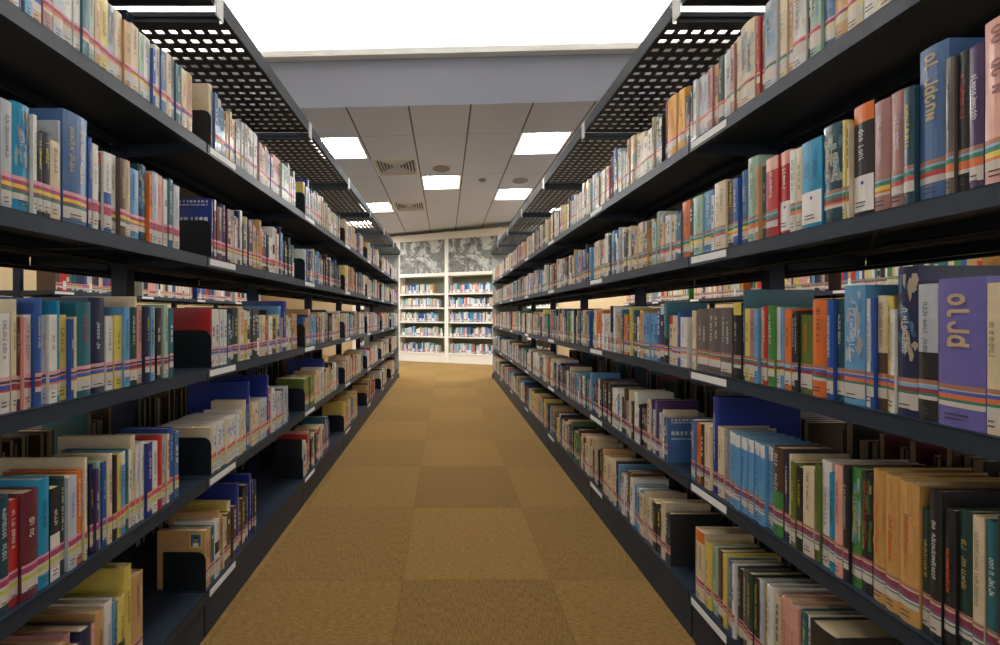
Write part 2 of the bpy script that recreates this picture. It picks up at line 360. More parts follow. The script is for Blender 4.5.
INKN = {'w': 'white', 'k': 'black', 'g': 'gold', 'r': 'red', 'y': 'yellow', 'b': 'blue', 'o': 'orange'}
def stripes(side, row, y): return [(mute(c) if c != WH else lin((200, 193, 182)), h) for c, h in stripes0(side, row, y)]
def stripes0(side, row, y):
    """coloured class bands of the spine label, listed from the top down as (colour, height)"""
    rnd = random.Random(int(y * 14) * 31 + row * 7 + (side == 'L'))
    if side == 'L':
        return [[(PK, .006), (lin((150, 40, 90)), .008), (rnd.choice([ORG, YL, BL, MR]), .007), (WH, .028)],
                [(PK, .008), (MG, .008), (rnd.choice([YL, ORG, RD, YL]), .008), (MG, .004), (rnd.choice([WH, GR, WH]), .006), (WH, .026)],
                [(PK, .008), (BK, .005), (PK, .003), (rnd.choice([BL, BL, MR]), .009), (rnd.choice([RD, YL, WH, ORG]), .004), (WH, .028)],
                [(PK, .005), (OR2 if y > .95 else MG, .012), (WH, .006), (YG, .008), (WH, .022)],
                [(PK, .006), (MR, .008), (WH, .008), (ORG, .004), (WH, .026)]][row]
    return [[(PK, .004), (rnd.choice([RD, GR, MR, OR2]), .008), (WH, .006), (rnd.choice([YL, WH]), .004), (WH, .028)],
            [(BR, .008), (SKY, .004), (GR, .008), (rnd.choice([MR, MR, RD, YL, ORG]), .009), (rnd.choice([ORG, YL, WH]), .005), (WH, .024)],
            [(BR, .008), (WH, .002), (rnd.choice([GR, BL, SKY]), .006), (rnd.choice([MR, ORG, ORG, MR]), .008), (rnd.choice([GR, YL, WH]), .005), (WH, .030)],
            [(BR, .006), (WH, .003), (MR, .011), (lin((110, 80, 130)), .006), (WH, .004), (GR, .003), (WH, .026)],
            [(PK, .004), (MR, .009), (WH, .004), (RD, .006), (WH, .028)]][row]

class Book: pass
books = []
def add(side, row, y, t, h, d, c, ink='k', bands=None, named=True, card=False, lean=0, x=None, flip=False, style=None):
    b = Book(); b.side = side; b.row = row; b.y = y; b.t = t; b.h = h; b.d = d; b.c = c; b.ink = ink; b.bands = bands; b.card = card; b.style = style
    b.z = SZ[row]; b.x = x if x is not None else (-(AL + .010) if side == 'L' else AR + .010); b.flip = flip; b.named = named; b.hide = x is not None
    b.jut = random.Random(int(y * 7919) + row).uniform(0, .011) if t < .045 else .0; b.x += (-b.jut if side == 'L' else b.jut) if x is None else 0; books.append(b); return b
DARK = set('knbqeuomrdBDhzv')
def ink_for(c, r): return r.choice('wwwgy') if c in DARK else r.choice('kkkkrb')
# hand-listed books of the nearest bay: first pixel column of each spine, height in cm, colour, ink, extra
def L_(row, spec, end):
    it = [s.split(',') for s in spec.split()]
    for i, s in enumerate(it):
        x0 = float(s[0]); x1 = float(it[i + 1][0]) if i + 1 < len(it) else end
        y0, y1 = F * AL / (VX - x0), F * AL / (VX - x1); put('L', row, y0, y1, s)
def R_(row, spec, end):
    it = [s.split(',') for s in spec.split()]
    for i, s in enumerate(it):
        x0 = float(s[0]); x1 = float(it[i + 1][0]) if i + 1 < len(it) else end
        y1, y0 = F * AR / (x0 - VX), F * AR / (x1 - VX); put('R', row, y0, y1, s)
rr = random.Random(5)
def put(side, row, y0, y1, s):
    h = float(s[1]) / 100; c = s[2]; ink = s[3] if len(s) > 3 and s[3] else ink_for(c, rr); ex = s[4] if len(s) > 4 else ''
    d = .20 if h > .235 else rr.uniform(.135, .17)
    if h < .19: d = rr.uniform(.11, .13)
    if 'D' in ex: d = .265
    bands = None
    if 'B' in ex: k = ex[ex.index('B') + 1]; bands = [(.84, 1, k)]
    if 'M' in ex: k = ex[ex.index('M') + 1]; bands = [(.36, .62, k)]
    if 'H' in ex: k = ex[ex.index('H') + 1]; bands = [(.0, .5, k)]
    b = add(side, row, y0 + .0006, y1 - y0 - .0012, h, d, c, ink, bands, card='C' in ex, style='P' if 'P' in ex else ('X' if 'X' in ex else ('G' if 'G' in ex else None)))
    return b
L_(0, '5,20,w 14,19,a 20,20,l 26,19,u 32,20,s 40,19,t 50,20,f,w 60,21,l,k 70,21,w,k 81,19,w 88,20,q,k 95,19,p 101,18,t 107,20,y 116,19,l,,P 123,19,c 130,18,t 137,19,c 145,18.5,p 150,19,w 157,17,b 160,19,w 165,18.5,z 170,19.5,c 175,20,g 180,19,q 185,19,c 190,19.5,t', 196)
L_(1, '-12,21,j 0,21,s,k,P 10,21,l,k 21,21.6,j,b,P 38,20.5,w 42,17.5,k,y 48,18,k,y 56,17,c,k 66,22.2,l,k 69,25.2,z,g 93,21.5,b,w 97,20.5,w,k 103,19.5,k,w,Br 109,20,w,b,Hb 117,20.5,w,k 124,20.2,d,g 130,20.5,t,k 135,19.3,s,k 146,21.6,D,y,P 154,20,a,k 157,21,l,b 163,21,i,r 169,20.5,w,k 173,21.2,q,w 177,20,l,k', 183)
L_(2, '-14,20,c -6,19,l 0,19,q,w 6,19.3,w,k 18,22,c,k 24,18.5,m,w 29,18.5,i,k 33,19,w,k 41,22.5,b,w 48,18,y,k 50,18.7,l,k 55,19,w,k 63.5,22,j,w 67,19,y,k 76,18,b,w 79,18.5,c,k 82,22,q,r 97,23.2,n,w 113,18.6,w,k 120,18.8,y,k 128,21,s,k 134,21,e,w 141,24,c,k 144,21.5,i,k 150,21.3,n,y 155,21,s,k 158,21.2,w,k 161,21,k,w 164,21,m,w 168,22,p,k 173,21,q,w', 177)
L_(3, '-10,20,c -2,20,q,w 6,22.6,D,w 18,21,r,w 28,21.7,m,w 45,23,j,k 57,20,k,w,Hw 67,21.5,e,w 73,21,l,b 82,21.5,a,w 89,24,c,k 92,22,b,w 97,21.4,n,y 101,20,u,w 104,21.6,p,k 108,21,b,w 112,22.5,c,k 117,21.5,k,r 122,21.5,y,k 126,21.5,s,k,Bw 132,21.5,q,k 136,21,w,k 138.5,24.5,c,k 143,21.5,w,b 147,21.7,w,k 151,21,B,w 156.5,20.6,w,k 162,21.5,r,o 167,20.6,l,k 172,21,c,k 174.5,22.4,b,w 180,20.6,z,w', 184)
L_(4, '44,23,c 54,24,f 66,24,t,k 73,25,f,k 79.5,21,u,w 87,23,n,w 98,22,i,b 103,24,t,k 112,24.5,w,b 120,23,s,k 124,23,y,k,He 131.5,29.5,y,k 139,25,t,k', 151)
R_(0, '687.5,20,k,w 690,21,w 693,21,l 698,20,l 703,20.5,f,k 708,20.5,t 712,21.5,e,w 718,21,w 723,20.5,l 727,21,f,k 731,22,c 736,23.5,c,k,P 750,22.6,r,w 754,22,d,g 759,23.5,l,k,P 771,23,c 779,22.5,t,k 787,23,w,k,P 800,22,k,w 804,22,p,k,P 815,22,z,w,P 826,22,t,k 840,22,c,r 856,22,w,k,C 872,22,c,k 892,22,t,k', 915)
R_(1, '687,18.5,k,w 690,20,p,k 699,20.2,s,w,P 708,18,w,k 711,21.2,c,k 722,20.5,d,y 729,20,b,w 734,21.5,z,w,P 741,24,p,k 751.5,20.5,t,k 755,20,q,w 760,21.2,r,w,Bi 772,21.3,r,w,BiC 784,20.5,w,k 790,20.4,c,k 797,20.6,j,n,C 817,22,D,w,P 837,21.5,y,k 841,20.5,c,k 844,23.3,k,w,BaC 864,22.2,f,l 880,22.4,f,l 897,21.8,D,y 908,27.5,z,g,X 937,23.6,h,k 946,23.7,k,r 960,23.4,u,w 975,26,i,m,X 1012,24,c,k', 1045)
R_(2, '688,20.5,c,k 692,19.7,k,w 694,21,h,w 705,21.2,h,w 717,21.2,h,w 728,22.5,k,w,By 736,26.3,q,w 738.5,20.8,y,k 744,20.5,f,k 750,20.6,s,k 754,21,c,k 758,21.3,r,w 763,21.5,v,w 770,21,w,k 774,21,s,k 778,20.5,a,k 785,19.3,k,w 789,20,k,w 793,19,o,o 805,22.4,a,k 821,22.3,b,w 828,22.2,D,w 836,25.2,s,w,P 857,22.3,w,b 864,22.4,b,w 868,22.8,c,k,Hd 878,22.6,y,k 884,20,w,k 889,28,n,w,P 910,24.5,l,k,Hk 930,25.2,x,g,X 978,24,c,k 993,23,k,w 1012,23,t,k', 1035)
R_(3, '688,21,z,w 692,20.5,a,k 697,20.5,k,w 700,21,c,k 706,31,B,w,D 711.5,22,c,k 718,22,g,w 724,22,s,b,Bw 730,22,s,b,Bw 736,22,s,b,Bw 742,22,s,b,Bw 748,22,s,b,Bw 754,22,s,b,Bw 760,22,s,b,Bw 766.5,23,d,w,Hv 777,22.5,n,w 783,22.5,c,k 786,21,o,y 791,20.3,k,y 797,21,c,k 808,22.5,o,k 813,24,w,k 822.5,22,j,k 829,24.4,i,k 837,24.8,k,w 843,25,v,y,P 853,25,k,r,P 864,26.4,T,a,P 878,26.4,T,r,P 892,26.2,T,r,P 912,22.5,e,g 922,26.5,k,w 934,24,k,o 946,24.6,e,g 960,24.5,c,k 972,24.5,q,w 988,26,k,w', 1018)
R_(4, '691,23.5,c,k,Ba 700,21.5,y,k 706,22,p,k 712,22.5,d,a 718,22.5,y,k 722,22,z,w 728,22,w,k 731,22,k,w 737,23,h,w 742,23.5,e,y 748,23.5,k,y 754,24,l,k 758,23.2,y,k 762,24.6,w,q 768,23,c,k 773,24.3,i,m 782,24.3,i,m 791,24.5,q,y 801,25,w,k 804,25,k,w 830,23,t,k', 850)

MIX = {'La': 'ccwwttllpqszgcwcglfcwtbcik', 'Lb': 'ycwctsqbkrnmlwwcbdkeqit', 'Lc': 'wctwcqkbsnmwcyrtlwcke', 'Ld': 'wccwtclswbnrckmyiwcc', 'Le': 'ctwcyrknwbqcit',
       'Ra': 'wclwcttfcpzlcwrycglkt', 'Rb': 'ccttwllpqsbzdkaeimwc', 'Rc': 'cwtcwlibaskqnycwtrve', 'Rd': 'cwlwcctkksdqnuwcg', 'Re': 'cwtckkqsdyewcivnac'}
for key in MIX: MIX[key] += 'k' + 'd' * (key[1] in 'abe')      # dark spines among the pale ones, some standing in for shaded gaps
def fill(side, row, ya, yb, seed, h0, named=True, x=None, mix=None, tmin=.012, tmax=.034, specials=()):
    r = random.Random(seed); y = ya; mix = mix or MIX[side + 'abcde'[row]]; sp = sorted(specials); run = 0
    while y < yb - .012:
        if sp and y >= sp[0][0] - .004:
            _, t, h, c, d, ink = sp.pop(0); t = min(t, yb - y); add(side, row, y + .0005, t - .001, h, d, c, ink, named=named, x=x); y += t; continue
        if run <= 0:
            if r.random() < .16:
                run = r.randint(2, 4); cur = (r.uniform(tmin, tmax) * .9, h0 * r.uniform(.88, 1.06), r.choice(mix))
            else: run = 1; cur = (min(r.triangular(tmin, tmax * 1.15, tmin * 1.4), .05), h0 * r.uniform(.80, 1.12), r.choice(mix))
        t, h, c = cur; run -= 1
        t = min(t, yb - y)
        if t < .009: break
        d = r.uniform(.125, .165) if h < .22 else r.uniform(.15, .19)
        bands = None; k = r.random()
        if k < .14: bands = [(.82, 1, r.choice(mix))]
        elif k < .24: bands = [(.0, .42, r.choice(mix))]
        elif k < .30: bands = [(.42, .62, r.choice(mix))]
        add(side, row, y + .0005, t - .001, h, d, c, ink_for(c, r), bands, named=named, x=x, card=r.random() < .05)
        y += t
ends = {}
HL = [.195, .205, .205, .20, .225]; HR = [.205, .205, .212, .205, .215]
SPEC = {('L', 1, 1): [(1.352, .008, .215, 'B', .19, 'w'), (1.9, .022, .245, 'n', .19, 'w')],
        ('L', 2, 1): [(1.352, .012, .215, 'r', .17, 'w'), (1.78, .014, .215, 'k', .19, 'w'), (1.90, .03, .235, 's', .18, 'k'), (1.94, .05, .262, 'B', .21, 'w')],
        ('L', 0, 1): [(1.352, .022, .235, 'c', .19, 'k')], ('L', 0, 2): [(2.255, .025, .20, 'y', .17, 'k'), (2.30, .03, .235, 'B', .2, 'w')],
        ('L', 3, 1): [(1.352 + .019 * i, .019, .168, 'w' if i % 5 else 'c', .20, 'b') for i in range(11)] + [(1.62, .02, .285, 'B', .26, 'w'), (1.78, .02, .285, 'B', .26, 'w')],
        ('L', 3, 2): [(2.255 + .045 * i, .045, .19, 'o', .17, 'g') for i in range(4)] + [(2.6, .02, .27, 'B', .25, 'w')],
        ('L', 4, 1): [(1.32, .018, .205, 't', .17, 'k'), (1.50, .02, .285, 'B', .25, 'w'), (1.62, .02, .275, 'B', .25, 'w')],
        ('R', 0, 1): [(1.352, .045, .225, 'O', .16, 'k'), (1.40, .055, .23, 'O', .2, 'r'), (1.46, .03, .24, 'm', .17, 'g'), (1.88, .045, .25, 'B', .2, 'w')],
        ('R', 1, 1): [(1.335, .045, .205, 'a', .17, 'k'), (1.50, .02, .215, 'p', .17, 'k'), (1.86, .02, .23, 'l', .18, 'k')],
        ('R', 3, 1): [(1.45, .012, .175, 'z', .2, 'w'), (1.46, .016, .172, 'n', .17, 'w'), (1.50, .02, .18, 'l', .17, 'b'), (1.53, .02, .18, 'l', .17, 'k')],
        ('R', 3, 3): [(3.12, .04, .215, 'a', .2, 'w'), (3.17, .03, .20, 'm', .2, 'w')],
        ('R', 4, 1): [(1.405, .016, .20, 'k', .2, 'w'), (1.425, .016, .19, 'D', .2, 'w')], ('R', 4, 3): [(3.3, .03, .20, 'v', .17, 'w')]}
bookends = []
for k in range(1, 7):
    j0, j1 = Y0 + BW * k, Y0 + BW * (k + 1)
    for row in range(5):
        r = random.Random(k * 17 + row)
        frac = [.93, .93, .95, .86, .62][row] * r.uniform(.93, 1.0)
        if (row, k) == (4, 1): frac = .42
        if (row, k) == (3, 1): frac = .80
        st = j0 + (.042 if row < 4 else .012)
        bookends.append(('L', row, st - .006, k))
        sp = SPEC.get(('L', row, k), [])
        if k == 6 and row in (1, 2): sp = [(j1 - .09, .085, .24, 'r', .2, 'w')]; frac = 1.04
        fill('L', row, st, min(j0 + BW * frac, j1 - .004), k * 101 + row * 13, HL[row], specials=sp, tmin=.011 if row in (3, 4) else .012)
        gap = [.022, .02, .03, .10 if k == 1 else .03, .09 if k == 1 else .02][row] * r.uniform(.8, 1.3)
        fill('R', row, j0 + gap + (.03 if row >= 3 and k == 1 else 0), j1 - .012, k * 203 + row * 29, HR[row], specials=SPEC.get(('R', row, k), []), tmin=.011 if row >= 3 else .012)
bookends.append(('L', 4, 1.19, 0))
bookends = [b for b in bookends if b[3]]
# books on the far faces of the two racks and on the rows beyond (never named one by one)
DK = 'kdnhmeuqkdg'  # dark cover colours stand in for the shade on the far faces
for row in (1, 2, 3, 4):
    for k in range(0, 4 if row == 3 else 7):
        a0 = Y0 + BW * k + .03
        fill('L', row, a0, a0 + .80, 900 + row * 9 + k, .21, named=False, x=-(AL + 2 * DEP - .01), mix=DK if row > 2 else MIX['Lc'])
        fill('R', row, a0, a0 + .80, 1900 + row * 9 + k, .21, named=False, x=AR + 2 * DEP - .01, mix=DK if row > 2 else MIX['Rc'])
for row in (0, 1, 2, 3):
    for k in range(3, 7): a0 = Y0 + BW * k + .03; fill('L', row, a0, a0 + .8, 2900 + row * 9 + k, .21, named=False, x=NBX['left'] + DEP - .01, mix=MIX['Lb'])
    for k in range(1, 7): a0 = Y0 + BW * k + .03; fill('R', row, a0, a0 + .8, 3900 + row * 9 + k, .21, named=False, x=NBX['right'] - DEP + .01, mix=MIX['Rc'])
for b in books:     # books on the opposite faces show their fore-edges
    if b.hide and b.x in (-(AL + 2 * DEP - .01), AR + 2 * DEP - .01): b.flip = True
# clip off what lies before the frame and rank by size in the picture
def px_size(b):
    A = AL if b.side == 'L' else AR; s = -1 if b.side == 'L' else 1
    xa, xb = VX + s * F * A / max(b.y, .05), VX + s * F * A / (b.y + b.t)
    lo, hi = sorted((xa, xb)); ym = b.y + b.t / 2
    yt, yb_ = VY - F * (b.z + b.h - H) / ym, VY - F * (b.z - H) / ym
    wx = min(hi, 1000) - max(lo, 0); wy = min(yb_, 645) - max(yt, 0)
    return max(wx, 0) * max(wy, 0)
front = [b for b in books if not b.hide and b.named]
for b in front: b.px = px_size(b)
by_row = {}
for b in sorted(front, key=lambda b: b.y): by_row.setdefault((b.side, b.row), []).append(b)
for v in by_row.values():          # covers that face the aisle's near end count too
    for p, b in zip([None] + v[:-1], v):
        if p is None or b.y < .7: continue
        hid = p.h if b.y - p.y - p.t < .02 else (.135 if b.side == 'L' else 0)
        b.px += max(b.h - hid, 0) * b.d * (F / b.y) ** 2 * .8
front = [b for b in front if b.px > 0 or b.y > .5]
front.sort(key=lambda b: -b.px)
single = [b for b in front if b.px > 4][:300]
ss = set(id(b) for b in single)

def spine_curve(t, bulge, off=0.):
    n = 6 if t > .012 else 3
    return [(-t / 2 + t * i / n, -bulge * math.sin(math.pi * i / n) - off) for i in range(n + 1)]
def cover_mesh(q, b, mi=0):
    t, h, d = b.t, b.h, b.d; hard = b.h > .212; bt = .0024 if hard else .0009
    bt = min(bt, t * .2); bu = min(.0045, t * .14) if hard else t * .04; cc = col(b.c)
    sp = spine_curve(t, bu)
    O = [(-t / 2, d)] + [(p[0], p[1] + bu) for p in sp] + [(t / 2, d)]
    I = [(-t / 2 + bt, d)] + [(p[0] * (1 - 2 * bt / t), p[1] + bu + bt) for p in sp] + [(t / 2 - bt, d)]
    zs = {0., 1.}
    for bd in (b.bands or []): zs |= {bd[0], bd[1]}
    zs = sorted(zs); n = len(O)
    def bc(z):
        for bd in (b.bands or []):
            if bd[0] <= z < bd[1]: return col(bd[2])
        return cc
    for a, e in zip(zs, zs[1:]):
        k = bc((a + e) / 2); za, ze = a * h, e * h
        for i in range(n - 1):
            spine = 0 < i < n - 2
            q.quad([(O[i][0], O[i][1], za), (O[i + 1][0], O[i + 1][1], za), (O[i + 1][0], O[i + 1][1], ze), (O[i][0], O[i][1], ze)], k if spine else cc, mi)
            q.quad([(I[i + 1][0], I[i + 1][1], za), (I[i][0], I[i][1], za), (I[i][0], I[i][1], ze), (I[i + 1][0], I[i + 1][1], ze)], cc, mi)
    for z, o in ((h, 1), (0, -1)):
        for i in range(n - 1):
            p = [(O[i][0], O[i][1], z), (O[i + 1][0], O[i + 1][1], z), (I[i + 1][0], I[i + 1][1], z), (I[i][0], I[i][1], z)]
            q.quad(p if o > 0 else p[::-1], cc, mi)
    q.quad([(O[0][0], d, 0), (O[0][0], d, h), (I[0][0], d, h), (I[0][0], d, 0)], cc, mi); q.quad([(I[-1][0], d, 0), (I[-1][0], d, h), (O[-1][0], d, h), (O[-1][0], d, 0)], cc, mi)
    return bt, bu, hard
def page_mesh(q, b, bt, hard, mi=0):
    o = .004 if hard else .0006
    q.box(-b.t / 2 + bt * 1.02, b.t / 2 - bt * 1.02, .0045 + bt, b.d - o, o if hard else .0002, b.h - o, (1, 1, 1, 1), mi)
def label_mesh(q, b, mi=0, bu=None):
    t = b.t; bu = bu if bu is not None else (min(.0045, t * .14) if b.h > .212 else t * .04)
    cu = [(p[0] * 1.0, p[1] + bu) for p in spine_curve(t, bu, .0007)]
    cu = [(p[0] * .985, p[1]) for p in cu]
    st = stripes(b.side, b.row, b.y); z = .072 if b.side == 'R' else .070
    rn = random.Random(int(b.y * 1e4)); z += rn.uniform(-.0015, .0015)
    if b.card:
        st = [(WH, .075)]; z = .085
    if rn.random() < .62 and not b.card: st = st[:-1] + [(st[-1][0], st[-1][1] * rn.uniform(.2, .7))]
    for c, hh in st:
        z1 = max(z - hh, .004)
        for a, e in zip(cu, cu[1:]): q.quad([(a[0], a[1], z1), (e[0], e[1], z1), (e[0], e[1], z), (a[0], a[1], z)], c, mi)
        z = z1
    if t > .006:      # call number lines
        y = -.0014
        zz = .020 if not b.card else .028
        for k in range(2): q.quad([(-t * .3, y, zz - k * .008), (t * rn.uniform(.0, .3), y, zz - k * .008), (t * .2, y, zz - k * .008 + .0025), (-t * .3, y, zz - k * .008 + .0025)], lin((70, 70, 80)), mi)
    if b.card: q.quad([(-.001, -.0015, .066), (.004, -.0015, .066), (.004, -.0015, .073), (-.001, -.0015, .073)], lin((90, 60, 150)), mi)
def title_mesh(q, b, fine=True, mi=0):
    """worn, unreadable lettering running down the spine"""
    r = random.Random(int(b.y * 1e5) + b.row); t, h = b.t, b.h; y = -.0016
    c = INK.get(b.ink) or col(b.ink); c = tuple(a * .72 + e * .28 for a, e in zip(c, col(b.c)))
    z0 = .09 if not b.card else .10; z1 = h * .95
    if z1 - z0 < .03: return
    if t > .042: z1 = z0 + (z1 - z0) * .9
    if fine:
        bu = min(.0045, t * .14) if b.h > .212 else t * .04
        def yy(x, o): return bu * (1 - math.sin(math.pi * min(max(x / t + .5, 0), 1))) - o
        if b.style == 'P':   # picture patches on a glossy spine
            pk = [col(r.choice('wsctzpls')) if b.c not in 'kT' else (col(r.choice('royv')) if b.c == 'k' else col(r.choice('tTT'))) for _ in range(5)]
            pk = [tuple(a * .55 + e * .45 for a, e in zip(p, col(b.c))) for p in pk]
            for k in range(26):
                a = r.uniform(z0, z1); sz = r.uniform(.006, .03); wd = t * r.uniform(.06, .15); cx = r.uniform(-t * .38, t * .38)
                pts = [(cx + wd * math.cos(u) * r.uniform(.5, 1.2), min(max(a + sz * math.sin(u) * r.uniform(.6, 1.1), z0), z1)) for u in [2 * math.pi * i / 8 for i in range(8)]]
                q.quad([(px_, yy(px_, .0009 + k * .00002), pz) for px_, pz in pts], r.choice(pk), mi)
        lines = 2 if (t > .042 and b.style != 'X') else 1
        for ln in range(lines):
            gw = min((.5 if b.style == 'X' else .44) * t / lines, .030 if b.style == 'X' else (.0085 if t < .03 else .011))
            cx = 0 if lines == 1 else (ln - .5) * t * .4
            za = r.uniform(z0, z0 + .25 * (z1 - z0)); ze = r.uniform(z0 + .6 * (z1 - z0), z1)
            if b.style == 'X': za, ze = z0 + .25 * (z1 - z0), z1
            z = ze; adv = gw * .8; gh = gw * .62; sw = gw * (.17 if b.style != 'X' else .2)
            def P(u, v, zt_): x = cx + (u - .5) * gw; return (x, yy(x, .0018), zt_ - v * gh)
            def stroke(pts, zt_):      # ribbon along a line of (u, v) points
                for (u0, v0), (u1, v1) in zip(pts, pts[1:]):
                    du, dv = (u1 - u0) * gw, (v1 - v0) * gh; l = math.hypot(du, dv) or 1; nu, nv = -dv / l * sw / 2 / gw, du / l * sw / 2 / gh
                    q.quad([P(u0 + nu, v0 + nv, zt_), P(u0 - nu, v0 - nv, zt_), P(u1 - nu, v1 - nv, zt_), P(u1 + nu, v1 + nv, zt_)], c, mi)
            def arc(cu, cv, ru, rv, a0, a1): n = 6 if b.style != 'X' else 10; return [(cu + ru * math.cos(R(a0 + (a1 - a0) * i / n)), cv + rv * math.sin(R(a0 + (a1 - a0) * i / n))) for i in range(n + 1)]
            while z - adv > za:
                if r.random() < .13: z -= adv * .7; continue
                k = r.randint(0, 6) if b.style != 'X' else (0, 5, 2, 1, 3, 4, 6)[int((ze - z) / adv) % 7]
                if k in (0, 1): stroke(arc(.4, .5, .32, .42, 0, 360), z)
                if k in (1, 2): stroke([(.0 if k == 1 else .05, .9), (.95, .9)], z)
                if k in (2, 3): stroke(arc(.4, .5, .32, .4, 90, 270 if k == 2 else 400), z)
                if k in (4, 6): stroke([(.1, .1), (.72, .1)], z); stroke([(.1, .85), (.72, .85)], z)
                if k == 4: stroke(arc(.55, .47, .2, .38, -90, 90), z)
                if k == 5: stroke([(.1, .3), (.95, .3)], z); stroke([(.1, .3), (.1, .8)], z)
                if k == 6: stroke([(.72, .1), (.1, .85)], z)
                z -= adv
    else:
        gw = min(t * .4, .009); z = r.uniform(z0 + .5 * (z1 - z0), z1)
        while z > z0 + .02:
            l = r.uniform(.008, .022); q.quad([(-gw / 2, y, z - l), (gw / 2, y, z - l), (gw / 2, y, z), (-gw / 2, y, z)], c, mi); z -= l + .006
            if r.random() < .15: break

# ---- labels for the individually built books
ROWN = ['top', 'second', 'third', 'fourth', 'bottom']
BAYN = ['nearest bay', 'second bay', 'third bay', 'fourth bay', 'fifth bay', 'sixth bay', 'far bay']
rows = {}
for b in front: rows.setdefault((b.side, b.row), []).append(b)
for v in rows.values(): v.sort(key=lambda b: b.y)
def size_word(b):
    if b.t > .038: return 'thick '
    if b.h > .24: return 'tall '
    if b.t < .0135: return 'slim '
    return ''
ORDW = ['', 'first', 'second', 'third', 'fourth', 'fifth', 'sixth', 'seventh', 'eighth', 'ninth', 'tenth', 'eleventh', 'twelfth', 'thirteenth', 'fourteenth', 'fifteenth', 'sixteenth', 'seventeenth', 'eighteenth']
from collections import Counter, defaultdict
for (s, rw), v in rows.items():
    for i, b in enumerate(v):
        b.bay = int((b.y + .02 - Y0) // BW); b.prev = v[i - 1].c if i else None; b.next = v[i + 1].c if i + 1 < len(v) else None
def bname(c): return PAL[c][0]
side_n = {'L': 'left', 'R': 'right'}
def lab1(b):
    nb = f'between {bname(b.prev)} and {bname(b.next)}' if b.prev and b.next else f'beside {bname(b.next or b.prev)}'
    return f'{size_word(b)}{bname(b.c)} book {nb}, {ROWN[b.row]} shelf, {side_n[b.side]} side, {BAYN[b.bay]}'
grp = defaultdict(list)
for v in rows.values():
    for b in v: grp[lab1(b)].append(b)
labels = {}
for l, v in grp.items():
    if len(v) == 1: labels[id(v[0])] = l
    else:
        v.sort(key=lambda b: b.y)
        for b in v: labels[id(b)] = None
cnt = Counter()
for v in rows.values():       # the n-th of its colour, counted from the near end of its bay
    for b in v:
        cnt[(b.side, b.row, b.bay, b.c)] += 1; b.nth = cnt[(b.side, b.row, b.bay, b.c)]
for b in single:
    if labels[id(b)] is None:
        labels[id(b)] = f'{bname(b.c)} book, {ORDW[min(b.nth, 18)]} {bname(b.c)} one from the near end, {ROWN[b.row]} shelf, {side_n[b.side]} {BAYN[b.bay]}'
# ---- build them
GN = {(s, r_): f'books on the {ROWN[r_]} shelf along the {side_n[s]} of the aisle' for s in 'LR' for r_ in range(5)}
small = set(id(b) for b in single if b.px < 170)
for b in sorted(single, key=lambda b: (b.side, b.row, b.y)):
    big = b.h > .255 and b.d > .25
    rt = empty('folio_book' if big else 'book', (b.x, b.y + b.t / 2, b.z + .0008), R(90) if b.side == 'L' else R(-90))
    tag(rt, labels[id(b)], 'book', GN[(b.side, b.row)])
    q = MB(); bt, bu, hard = cover_mesh(q, b); q.obj('cover', M_cover, rt, True)
    q = MB(); page_mesh(q, b, bt, hard); q.obj('page_block', M_page, rt)
    q = MB(); label_mesh(q, b); q.obj('spine_label', M_stick, rt, True)
    q = MB(); title_mesh(q, b)
    if q.f: q.obj('title', M_title, rt, True)
    face = -b.t / 2 - .0005 if b.side == 'L' else b.t / 2 + .0005
    if (b.side, b.row) == ('L', 4) and 1.31 < b.y < 1.335:          # brown cover with a small framed portrait
        q = MB()
        for ya, yb2, za, zb2, cc, o in ((.012, .056, .145, .198, YL, 0), (.016, .052, .150, .194, lin((60, 110, 150)), .0002), (.024, .044, .150, .163, lin((230, 230, 226)), .0004)):
            q.quad([(face - o, yb2, za), (face - o, ya, za), (face - o, ya, zb2), (face - o, yb2, zb2)], cc)
        q.quad([(face - .0006, .034 + .0075 * math.cos(u), .174 + .010 * math.sin(u)) for u in [-2 * math.pi * i / 14 for i in range(14)]], lin((176, 124, 92)))
        q.quad([(face - .0007, .034 + .008 * math.cos(u), .179 + .008 * math.sin(u)) for u in [-math.pi * i / 8 - math.pi for i in range(9)]], lin((30, 26, 24)))
        q.obj('cover_print', M_title, rt, True)
    if (b.side, b.row) in (('L', 1), ('R', 3)) and ((b.side == 'L' and 1.34 < b.y < 1.36) or (b.side == 'R' and 1.40 < b.y < 1.462)):
        q = MB(); rn = random.Random(3); sg = -1 if b.side == 'L' else 1
        for ln, (zz, hh, n_) in enumerate(((.93, .008, 9), (.88, .005, 13), (.62, .014, 7), (.52, .005, 12))):
            y = .014
            for k in range(n_):
                w_ = rn.uniform(.4, 1) * .11 / n_
                q.quad([(face, y, zz * b.h), (face, y + w_, zz * b.h), (face, y + w_, zz * b.h + hh), (face, y, zz * b.h + hh)], mute(WH, .3, .3)); y += .125 / n_
        q.obj('cover_print', M_title, rt, True)
rest = [b for b in books if id(b) not in ss and (b.hide or b.px > 0 or b.y > .45)]
Q = MB()
